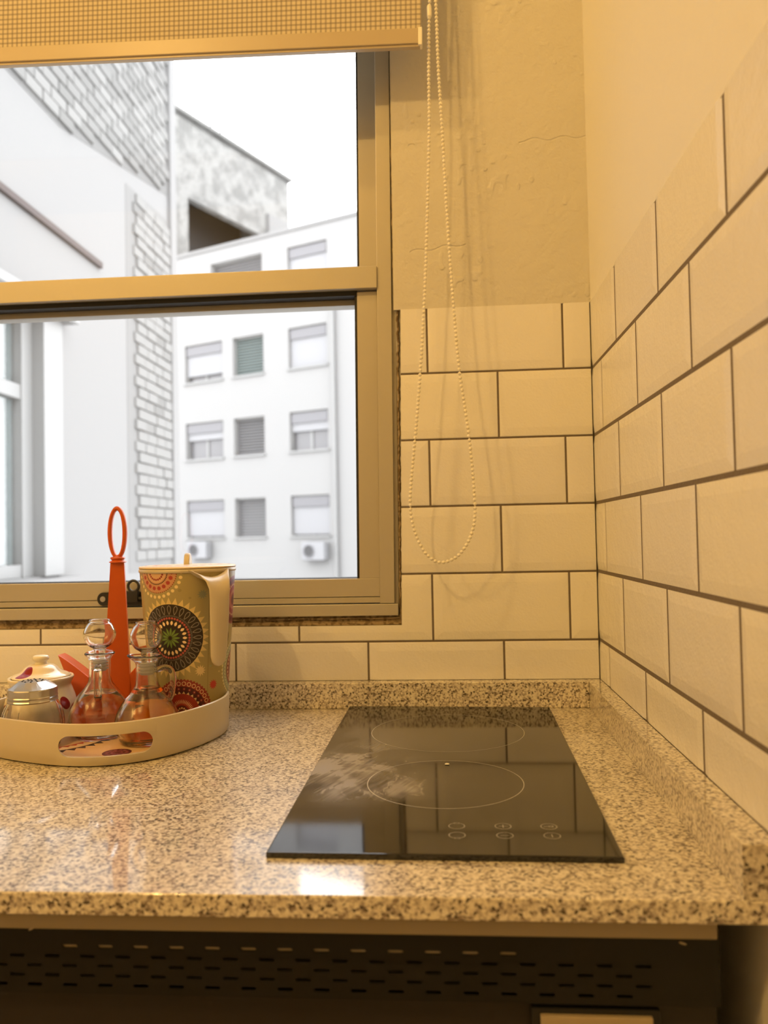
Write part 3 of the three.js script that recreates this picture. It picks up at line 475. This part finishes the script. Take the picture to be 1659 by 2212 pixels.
// orange caddy behind the cruets
{
  const t = thing('cruet_caddy', 'bright orange plastic caddy with a tall tapering post and ring handle', 'caddy', [-0.676, DECK, 0.105]);
  const x = (v) => v + 0.676;
  const s = new THREE.Shape(); s.moveTo(x(-0.742), 0.003); s.lineTo(x(-0.7495), 0.07); s.lineTo(x(-0.7575), 0.089); s.quadraticCurveTo(x(-0.735), 0.076, x(-0.7), 0.046); s.quadraticCurveTo(x(-0.676), 0.04, x(-0.65), 0.069); s.lineTo(x(-0.623), 0.1); s.lineTo(x(-0.62), 0.08); s.lineTo(x(-0.623), 0.003); s.closePath();
  const g = new THREE.ExtrudeGeometry(s, { depth: 0.02, bevelEnabled: true, bevelThickness: 0.001, bevelSize: 0.0008, bevelSegments: 2, curveSegments: 16 }); g.translate(0, 0, -0.015);
  part('divider', g, M.orange, t);
  const post = new THREE.CylinderGeometry(0.0092, 0.0205, 0.216, 4, 24, false, Math.PI / 4); // square post, tapering
  { const p = post.attributes.position; for (let i = 0; i < p.count; i++) p.setXYZ(i, p.getX(i) * 1.38 + 0.002 * (p.getY(i) / 0.108 + 1) * 0.5, p.getY(i), p.getZ(i) * 0.9); }
  part('post', toCreasedNormals(post.toNonIndexed(), 0.5).rotateY(0.3).translate(0, 0.108, 0.001), M.orange, t);
  part('collar', lathe(smooth([[0.00001, 0.2155], [0.0105, 0.216], [0.0112, 0.2175], [0.008, 0.2195], [0.0098, 0.2215], [0.0085, 0.224], [0.00001, 0.2245]], 24), 32).translate(0.002, 0, 0), M.orange, t);
  const ring = new THREE.TorusGeometry(1, 0.13, 16, 64); { const p = ring.attributes.position; for (let i = 0; i < p.count; i++) { const a = Math.atan2(p.getY(i), p.getX(i)), r = Math.hypot(p.getX(i), p.getY(i)) - 1; p.setXYZ(i, (0.0106 * Math.cos(a)) + r * 0.025 * Math.cos(a), 0.0338 * Math.sin(a) + r * 0.025 * Math.sin(a), p.getZ(i) * 0.034); } ring.computeVertexNormals(); }
  part('ring_handle', ring.translate(0.002, 0.2575, 0), M.orange, t);
  part('foot', merge([new RoundedBoxGeometry(0.112, 0.004, 0.062, 3, 0.0018).translate(-0.006, 0.0021, 0.0)]), M.orange, t);
}

// sugar bowl
{
  const t = thing('sugar_bowl', 'cream glazed sugar bowl with a knobbed lid and dark red painted petals', 'sugar bowl', [-0.7545, DECK, 0.165]);
  const out = smooth([[0.00001, 0.0], [0.026, 0.0], [0.029, 0.002], [0.0365, 0.012], [0.0435, 0.028], [0.0442, 0.038], [0.0395, 0.0515], [0.0372, 0.0575], [0.0378, 0.0615], [0.0405, 0.0668], [0.0408, 0.0692], [0.0392, 0.0705], [0.036, 0.0692]], 60);
  const tex = canvasTexture(1024, 512, (c) => { c.fillStyle = '#e4d7b8'; c.fillRect(0, 0, 1024, 512); c.fillStyle = '#8a1f24'; for (const [x, y, a] of [[330, 250, 0.3], [195, 250, -0.2], [700, 250, 0], [880, 300, 0.4]]) { c.save(); c.translate(x, y); c.rotate(a); c.beginPath(); c.ellipse(0, 0, 26, 58, 0, 0, 7); c.fill(); c.restore(); } });
  const glazeMap = (g, h0, h1) => { const p = g.attributes.position, u = g.attributes.uv; for (let i = 0; i < p.count; i++) u.setY(i, (p.getY(i) - h0) / (h1 - h0)); return g; };
  part('bowl', glazeMap(lathe([...out, [0.034, 0.06], [0.039, 0.032], [0.00001, 0.006]], 72), 0, 0.075), phys([1, 1, 1], { map: tex, roughness: 0.13 }), t);
  const lidTex = canvasTexture(1024, 256, (c) => { c.fillStyle = '#e6d8b8'; c.fillRect(0, 0, 1024, 256); c.fillStyle = '#8a1f24'; for (const x of [35, 560]) { c.beginPath(); c.ellipse(x, 128, 70, 62, -0.4, 0, 7); c.fill(); } });
  const lid = part('lid', lathe(smooth([[0.0355, 0.0695], [0.0362, 0.0712], [0.033, 0.0735], [0.0255, 0.0768], [0.019, 0.083], [0.012, 0.086], [0.00001, 0.0868]], 40), 72), phys([1, 1, 1], { map: lidTex, roughness: 0.12 }), t, 'domed cream lid with dark red petals');
  lid.rotation.y = -0.62;
  part('knob', lathe(smooth([[0.00001, 0.0855], [0.0075, 0.0862], [0.0072, 0.0893], [0.0098, 0.0922], [0.0102, 0.0952], [0.0078, 0.0978], [0.00001, 0.0986]], 36), 40), M.ceramic, lid);
}

// glass shaker
{
  const t = thing('glass_shaker', 'small clear glass shaker jar with a perforated steel screw lid', 'shaker', [-0.7235, DECK, 0.2455]); t.scale.y = 1.05;
  const out = smooth([[0.00001, 0.0], [0.027, 0.0], [0.031, 0.003], [0.0352, 0.014], [0.036, 0.026], [0.0335, 0.041], [0.0285, 0.0515], [0.027, 0.0545]], 40), inn = smooth([[0.025, 0.0545], [0.0265, 0.051], [0.0315, 0.04], [0.0338, 0.026], [0.033, 0.0145], [0.028, 0.007], [0.00001, 0.006]], 40);
  const g = lathe([...out, ...inn], 96), p = g.attributes.position;
  for (let i = 0; i < p.count; i++) { const a = Math.atan2(p.getZ(i), p.getX(i)), y = p.getY(i), k = 1 + 0.012 * Math.cos(16 * a) * Math.max(0, Math.min(1, (0.05 - y) / 0.01)); p.setX(i, p.getX(i) * k); p.setZ(i, p.getZ(i) * k); }
  g.computeVertexNormals();
  part('jar', g, M.glass, t);
  const lid = part('lid', lathe([[0.0268, 0.0525], [0.0284, 0.0522], [0.0292, 0.0535], [0.0284, 0.0548], [0.0282, 0.0565], [0.0288, 0.0578], [0.0282, 0.059], [0.0281, 0.066], [0.0276, 0.0672], [0.0262, 0.0684], [0.0175, 0.0742], [0.0165, 0.0748], [0.00001, 0.0754]], 10 * 8), M.steel, t, 'brushed steel lid with pouring holes');
  { const g2 = lid.geometry, q = g2.attributes.position; for (let i = 0; i < q.count; i++) { if (q.getY(i) < 0.0675) continue; const a = Math.atan2(q.getZ(i), q.getX(i)), w = Math.PI / 4, k = Math.cos(w / 2) / Math.cos(((a % w) + w) % w - w / 2); const f = Math.min(1, (q.getY(i) - 0.0675) / 0.002); q.setX(i, q.getX(i) * mix(1, k, f)); q.setZ(i, q.getZ(i) * mix(1, k, f)); } lid.geometry = toCreasedNormals(g2.toNonIndexed(), 0.35); }
  const hole = new THREE.CylinderGeometry(0.0011, 0.0011, 0.0006, 14);
  for (const [r, n] of [[0.0045, 5], [0.0115, 10]]) for (let i = 0; i < n; i++) { const a = i / n * Math.PI * 2; part('pouring_hole', hole, M.gasket, lid).position.set(r * Math.cos(a), 0.0756 - r * 0.035, r * Math.sin(a)); }
}

// cruets
function cruet(label, x, z, turn, liquid) {
  const t = thing('glass_cruet', label, 'cruet', [x, DECK, z]); t.rotation.y = turn; // handle towards local +x
  const out = smooth([[0.00001, 0.0006], [0.027, 0.0], [0.0315, 0.002], [0.0355, 0.009], [0.0385, 0.021], [0.0372, 0.033], [0.03, 0.0475], [0.0195, 0.0605], [0.0148, 0.068], [0.0135, 0.077], [0.0132, 0.0935], [0.0148, 0.0985], [0.0182, 0.1022], [0.0184, 0.1042], [0.0168, 0.1052]], 90);
  const inn = smooth([[0.0142, 0.1042], [0.0117, 0.0995], [0.0108, 0.093], [0.0112, 0.077], [0.0125, 0.067], [0.0175, 0.0585], [0.028, 0.0455], [0.035, 0.032], [0.0362, 0.021], [0.033, 0.0105], [0.0285, 0.0062], [0.00001, 0.0052]], 80);
  const g = lathe([...out, ...inn], 96), p = g.attributes.position;
  for (let i = 0; i < p.count; i++) { const y = p.getY(i), a = Math.atan2(p.getZ(i), -p.getX(i)), f = Math.max(0, (y - 0.096) / 0.0092) * Math.exp(-((a / 0.6) ** 2)); p.setX(i, p.getX(i) - 0.0062 * f); p.setY(i, y + 0.0012 * f); }
  g.computeVertexNormals();
  part('flask', g, M.glass, t);
  part('loop_handle', tube([[0.0125, 0.087, 0], [0.021, 0.0895, 0], [0.0285, 0.087, 0], [0.0315, 0.079, 0], [0.0312, 0.066, 0], [0.0296, 0.056, 0], [0.0262, 0.0505, 0]], 0.0037, 48, 14).scale(1, 1, 1.25), M.glass, t);
  const stopper = part('stopper', lathe([...smooth([[0.00001, 0.0965], [0.0062, 0.0966], [0.0066, 0.1], [0.0068, 0.106], [0.008, 0.1095], [0.0145, 0.1145], [0.0195, 0.1235], [0.0196, 0.131], [0.016, 0.1395], [0.0128, 0.1428], [0.0132, 0.1448], [0.0122, 0.1462]], 60), ...smooth([[0.0105, 0.1455], [0.0108, 0.142], [0.014, 0.1385], [0.0178, 0.1305], [0.0176, 0.124], [0.0128, 0.1158], [0.006, 0.1125], [0.00001, 0.112]], 40)], 72), M.glass, t);
  const fins = [[0.0072, 0.0985]]; for (let i = 0; i < 4; i++) fins.push([0.0104, 0.0975 - i * 0.004], [0.0104, 0.0962 - i * 0.004], [0.0082, 0.0955 - i * 0.004], [0.0082, 0.0942 - i * 0.004]); fins.push([0.0072, 0.0815], [0.0068, 0.0815], [0.0068, 0.0985]);
  part('plug', lathe(fins, 48), M.plug, stopper, 'ribbed translucent plastic plug');
  const low = [[0.00001, 0.0053], [0.0284, 0.0063], [0.0329, 0.0106], [0.0361, 0.021], [0.0349, 0.032], [0.0279, 0.0455]];
  if (liquid === 'oil') part('oil', lathe(smooth([...low, [0.0174, 0.0585], [0.0132, 0.0655], [0.00001, 0.0656]], 80), 80), M.oil, t, 'golden oil filling the flask up to its neck');
  else part('vinegar', lathe([...smooth([...low, [0.0205, 0.0545]], 80), [0.00001, 0.0546]], 80), M.vinegar, t, 'clear liquid in the round belly');
  return t;
}
cruet('glass cruet of clear liquid with ball stopper, its loop handle turned to the room', -0.6625, 0.1925, -1.25, 'vinegar');
cruet('glass cruet full of golden oil with ball stopper, its handle towards the pitcher', -0.5895, 0.2235, 0.1, 'oil');

// ------------------------------------------------------------ ceiling lamps
LAMPS.forEach(([x, y, z, power], i) => {
  const t = thing('ceiling_lamp', ['round ceiling spot lamp between the other two', 'round ceiling spot lamp closest to the window wall', 'round ceiling spot lamp nearest the left wall'][i], 'lamp', [x, 0, z]);
  part('lamp_housing', lathe([[0.00001, 3.0], [0.045, 3.0], [0.045, y + 0.025], [0.043, y + 0.023], [0.041, y + 0.025], [0.041, y + 0.04], [0.00001, y + 0.04]], 40), M.whitePlastic, t);
  part('lamp_bulb', new THREE.CylinderGeometry(0.036, 0.036, 0.006, 32).translate(0, y + 0.033, 0), std([0.9, 0.85, 0.7], { emissive: LAMP_COLOR, emissiveIntensity: 6 }), t);
  const l = new THREE.PointLight(LAMP_COLOR, power, 0, 2); l.position.set(0, y, 0); l.shadow.radius = 0.9; l.castShadow = true; l.name = 'lamp_light'; t.add(l);
});

// ------------------------------------------------------------ outside: the rendered wing, the apartment building, the yard
const OUT = { facade: std([0.2, 0.2, 0.1985], { roughness: 0.95 }), white: std([0.163, 0.163, 0.162], { roughness: 0.95 }), brick: [0, 1, 2, 3].map((k) => std([0.155 - 0.013 * k, 0.155 - 0.013 * k, 0.151 - 0.0128 * k], { roughness: 0.95 })), joint: std([0.12, 0.12, 0.118], { roughness: 1 }), jointPale: std([0.138, 0.138, 0.136], { roughness: 1 }), dirty: std([0.19, 0.19, 0.186], { map: perMetre(stainTex, 6), roughness: 1, bumpMap: perMetre(plasterBump, 3), bumpScale: 0.02 }), dark: std([0.05, 0.05, 0.052], { roughness: 0.9 }), frame: std([0.17, 0.172, 0.17], { roughness: 0.5 }), shutter: std([0.19, 0.192, 0.2], { roughness: 0.7 }), box: std([0.12, 0.12, 0.128], { roughness: 0.7 }), teal: std([0.09, 0.118, 0.114], { roughness: 0.7 }), louvre: std([0.095, 0.095, 0.098], { roughness: 0.7 }), glassDark: phys([0.1, 0.1, 0.105], { roughness: 0.1 }), line: std([0.06, 0.048, 0.046], { roughness: 0.9 }), curtain: phys([0.11, 0.13, 0.13], { roughness: 1, transmission: 0.2, thickness: 0 }) };
const yard = structure('ground', mbox(-24, 14, -3.4, -3.2, -46, -0.2, 0), M.concrete);
{
  const t = thing('rendered_wing', 'white rendered house wing with bare brick patches left of the window view', 'building');
  const X = -2.72, ZE = -6.2;
  const s = new THREE.Shape([[0.3, -3.2], [6.2, -3.2], [6.2, 9.5], [0.3, 9.5]].map((p) => new THREE.Vector2(...p)));
  s.holes.push(new THREE.Path([[2.2, 0.94], [3.66, 0.94], [3.66, 2.57], [2.2, 2.57]].map((p) => new THREE.Vector2(...p))));
  const g = new THREE.ExtrudeGeometry(s, { depth: 0.35, bevelEnabled: false }); g.rotateY(Math.PI / 2).translate(X - 0.35, 0, 0); // shape x runs towards -z
  part('wall', merge([boxUV(g), mbox(-7, X - 0.35, -3.2, 9.5, ZE, ZE + 0.3, 0), mbox(-7, X, 9.5, 9.7, ZE, -0.3, 0)]), OUT.white, t);
  part('corner_pier', box(X - 0.02, X + 0.035, -3.2, 9.5, ZE - 0.02, ZE + 0.13, 0.004), OUT.white, t);
  // smooth render over the lower part, bare joints behind the bricks
  const yb = (z) => (z > -3.95 ? 3.93 : 3.93 + (-3.95 - z) / 2.23 * 0.45);
  const js = new THREE.Shape(); js.moveTo(2.6, 3.93); js.lineTo(3.95, 3.93); js.lineTo(6.07, 4.36); js.lineTo(6.07, 6.4); js.lineTo(2.6, 6.4); js.closePath();
  const jl = new THREE.Shape(); jl.moveTo(5.06, 0.9); jl.lineTo(6.07, 0.9); jl.lineTo(6.07, 4.12); jl.lineTo(5.06, 4.04); jl.closePath();
  [js, jl].forEach((q, i) => part('mortar', boxUV(new THREE.ExtrudeGeometry(q, { depth: 0.004, bevelEnabled: false }).rotateY(Math.PI / 2).translate(X - 0.001, 0, 0)), i ? OUT.jointPale : OUT.joint, t));
  const brick = [0, 1, 2].map((k) => new RoundedBoxGeometry(0.026 + 0.006 * k, 0.079, 0.204, 1, 0.006)), courses = [];
  for (let r = 0; r < 34; r++) for (let k = 0; k < 5; k++) { const y = 4.0 - 0.09 * r, z = -5.95 + 0.216 * k + (r % 2 ? 0.0 : -0.06); if (z < -5.05 - 0.1) courses.push([z, y, true]); }
  for (let r = 0; r < 25; r++) for (let k = 0; k < 14; k++) { const y = 4.0 + 0.09 * r, z = -5.95 + 0.216 * k + (r % 2 ? 0.1 : 0); if (z < -2.8 && y > yb(z) + 0.045 && y < 4.75 + (-z - 3) * 0.45) courses.push([z, y, false]); }
  const rest = [];
  courses.sort((p, q) => q[1] - p[1]).forEach(([z, y, pale], i) => { const g = brick[Math.floor(rnd() * 3)], x = X + 0.003 + 0.006 * rnd(), m = OUT.brick[pale && rnd() < 0.8 ? 0 : Math.floor(rnd() * 4)]; if (i < 296) part('brick', g, m, t).position.set(x, y, z); else rest.push(g.clone().translate(x, y, z)); });
  if (rest.length) part('lower_bricks', merge(rest), OUT.brick[0], t).userData.kind = 'stuff';
  part('drip_moulding', box(X, X + 0.03, 3.17, 3.215, -4.55, -0.3, 0.004), OUT.line, t);
  const w = part('window', merge([box(X - 0.09, X + 0.03, 0.94, 2.6, -3.9, -3.652, 0.004), box(X - 0.12, X - 0.06, 0.94, 1.02, -3.66, -2.2, 0.004), box(X - 0.12, X - 0.06, 2.03, 2.12, -3.66, -2.2, 0.004), box(X - 0.12, X - 0.06, 2.5, 2.57, -3.66, -2.2, 0.004), box(X - 0.14, X - 0.05, 0.94, 2.57, -3.66, -3.53, 0.004), box(X - 0.12, X - 0.06, 0.94, 2.57, -2.26, -2.2, 0.004)]), OUT.frame, t);
  part('pane', box(X - 0.1, X - 0.096, 1.02, 2.03, -3.6, -2.26, 0), M.pane, w); part('pane', box(X - 0.1, X - 0.096, 2.12, 2.5, -3.6, -2.26, 0), M.pane, w);
  const cg = new THREE.PlaneGeometry(1.5, 1.7, 120, 1); { const p = cg.attributes.position; for (let i = 0; i < p.count; i++) p.setZ(i, 0.011 * Math.sin(p.getX(i) * 42) + 0.005 * Math.sin(p.getX(i) * 97)); cg.computeVertexNormals(); cg.rotateY(Math.PI / 2).translate(X - 0.122, 1.75, -2.9); }
  part('curtain', cg, OUT.curtain, w, 'pale greenish curtain behind the glass');
  part('window_ledge', box(X - 0.1, X + 0.14, 0.86, 0.93, -4.0, -2.0, 0.006), OUT.white, t);
  part('window_hood', merge([box(X, X + 0.11, 2.6, 2.66, -3.98, -2.0, 0.005), box(X + 0.01, X + 0.1, 2.592, 2.6, -3.95, -2.0, 0)]), OUT.frame, t);
}
{
  const t = thing('apartment_building', 'white apartment block with rows of shuttered windows seen through the window', 'building', [-6.757, 0, -26.414]);
  t.rotation.y = -0.4349;
  const A = [-3.1, -1.34], B = [-0.85, 0.5], C = [1.57, 3.12], rows = [[6.9, 8.27], [4.08, 5.4], [1.22, 2.57], [-1.6, -0.25]];
  const wins = []; rows.forEach(([y0, y1], r) => { wins.push([...A, y0, y1, 'shutter', r], [...B, y0, y1, 'louvre', r], [...C, y0, y1, 'shutter', r + 4]); }); wins.push([-1.82, 0.49, 9.7, 11.1, 'louvre', 4], [1.58, 3.18, 9.7, 11.05, 'shutter', 8]);
  const s = new THREE.Shape([[-4.2, -3.2], [9, -3.2], [9, 11.62], [-4.2, 11.62]].map((p) => new THREE.Vector2(...p)));
  for (const [x0, x1, y0, y1] of wins) s.holes.push(new THREE.Path([[x0, y0], [x1, y0], [x1, y1], [x0, y1]].map((p) => new THREE.Vector2(...p))));
  const f = new THREE.ExtrudeGeometry(s, { depth: 0.3, bevelEnabled: false }); f.translate(0, 0, -0.3);
  part('wall', merge([boxUV(f), mbox(-4.2, 9, -3.2, 11.3, -12, -0.6, 0)]), OUT.facade, t);
  part('parapet_coping', box(-4.25, 9.05, 11.6, 11.72, -0.35, 0.06, 0.01), OUT.white, t);
  for (const [x0, x1, y0, y1, kind, v] of wins) {
    const w = part('window', merge([box(x0 - 0.05, x1 + 0.05, y0 - 0.07, y0, -0.2, 0.07, 0.006), box(x0, x1, y1 - 0.05, y1, -0.22, -0.12, 0), box(x0, x0 + 0.05, y0, y1, -0.22, -0.12, 0), box(x1 - 0.05, x1, y0, y1, -0.22, -0.12, 0)]), OUT.frame, t);
    if (kind === 'louvre') {
      const blades = []; for (let y = y0 + 0.06; y < y1 - 0.05; y += 0.1) blades.push(new THREE.BoxGeometry(x1 - x0 - 0.1, 0.075, 0.012).rotateX(-0.6).translate((x0 + x1) / 2, y, -0.15));
      part('louvre', merge(blades), v === 0 ? OUT.teal : OUT.louvre, w, v === 0 ? 'pale teal louvred shutter' : 'grey louvred shutter').userData.kind = 'stuff';
      part('pane', box(x0 + 0.05, x1 - 0.05, y0, y1 - 0.05, -0.27, -0.25, 0), OUT.glassDark, w);
    } else {
      const open = { 0: 0.17, 1: 0.52, 2: 0.04, 3: 0.04, 4: 0.03, 5: 0.5, 6: 0.03, 7: 0.3, 8: 0.04 }[v], yo = y0 + (y1 - y0) * open, yt = y1 - 0.38;
      part('shutter_box', box(x0 + 0.05, x1 - 0.05, Math.max(yt, yo), y1 - 0.05, -0.16, -0.04, 0.004), OUT.box, w);
      if (yo < yt) part('shutter', box(x0 + 0.05, x1 - 0.05, yo, yt, -0.17, -0.1, 0.004), OUT.shutter, w);
      const mid = (x0 + x1) / 2;
      part('pane', box(x0 + 0.06, mid - 0.05, y0 + 0.02, y1 - 0.1, -0.24, -0.22, 0), OUT.glassDark, w); part('pane', box(mid + 0.05, x1 - 0.06, y0 + 0.02, y1 - 0.1, -0.24, -0.22, 0), OUT.glassDark, w);
      part('mullion', box(mid - 0.05, mid + 0.05, y0, y1 - 0.1, -0.24, -0.18, 0), OUT.frame, w);
    }
  }
  part('drain_pipe', new THREE.CylinderGeometry(0.07, 0.07, 12.6, 14).translate(3.42, 3.1, 0.1), OUT.frame, t);
  // rooftop block, set back to the left, with an open loggia in its side
  const zs = (a) => -a, side = new THREE.Shape([[0, 11.3], [7.2, 11.3], [7.2, 17.25], [0, 17.25]].map((p) => new THREE.Vector2(...p)));
  side.holes.push(new THREE.Path([[0.65, 11.5], [5.3, 11.5], [5.3, 14.15], [0.65, 14.15]].map((p) => new THREE.Vector2(...p))));
  const sg = new THREE.ExtrudeGeometry(side, { depth: 0.3, bevelEnabled: false }); sg.rotateY(Math.PI / 2).translate(-3.75, 0, 0);
  part('rooftop_wall', merge([boxUV(sg), mbox(-8, -3.75, 11.3, 17.25, -7.2, -6.9, 0), mbox(-8, -3.75, 11.3, 17.25, -0.3, 0, 0), mbox(-8, -3.45, 17.1, 17.3, -7.2, 0, 0)]), OUT.dirty, t);
  part('loggia_back', mbox(-6.2, -6, 11.3, 17.1, -6.9, -0.3, 0), OUT.dark, t);
  part('rooftop_column', box(-3.5, -3.28, 11.3, 15.2, -6.9, -5.5, 0.01), OUT.white, t);
  part('rooftop_coping', box(-8, -3.3, 17.25, 17.4, -7.35, 0.1, 0.01), OUT.dirty, t);
  part('mast', merge([new THREE.CylinderGeometry(0.05, 0.05, 3, 8).translate(-4.2, 18.7, -2.9), new THREE.CylinderGeometry(0.05, 0.05, 3, 8).translate(-4.2, 18.7, -3.5), box(-4.25, -4.15, 20.1, 20.2, -3.55, -2.85, 0)]), OUT.shutter, t);
  // air conditioners hung on the facade
  const place = (label, u, y, shade) => {
    const a = thing('air_conditioner', label, 'air conditioner', [0, 0, 0], 'air conditioners on the apartment block');
    a.rotation.y = -0.4349; a.position.copy(new THREE.Vector3(u, y, 0.03).applyAxisAngle(new THREE.Vector3(0, 1, 0), -0.4349)).add(new THREE.Vector3(-6.757, 0, -26.414));
    part('casing', new RoundedBoxGeometry(0.9, 0.6, 0.32, 2, 0.03).translate(0, 0.3, 0.17), OUT.shutter, a);
    part('fan_grille', new THREE.TorusGeometry(0.2, 0.025, 8, 32).translate(-0.14, 0.3, 0.335), OUT.box, a);
    part('fan', new THREE.CylinderGeometry(0.18, 0.18, 0.02, 24).rotateX(Math.PI / 2).translate(-0.14, 0.3, 0.33), OUT.dark, a);
  };
  place('air conditioner under the left column of shuttered windows, above the pitcher lid', -2.35, 0.48);
  place('air conditioner under the right column of shuttered windows near the drain pipe', 2.65, 0.4);
}

scene.traverse((o) => { if (o.isMesh) { o.castShadow = true; o.receiveShadow = true; } });
renderer.render(scene, camera);
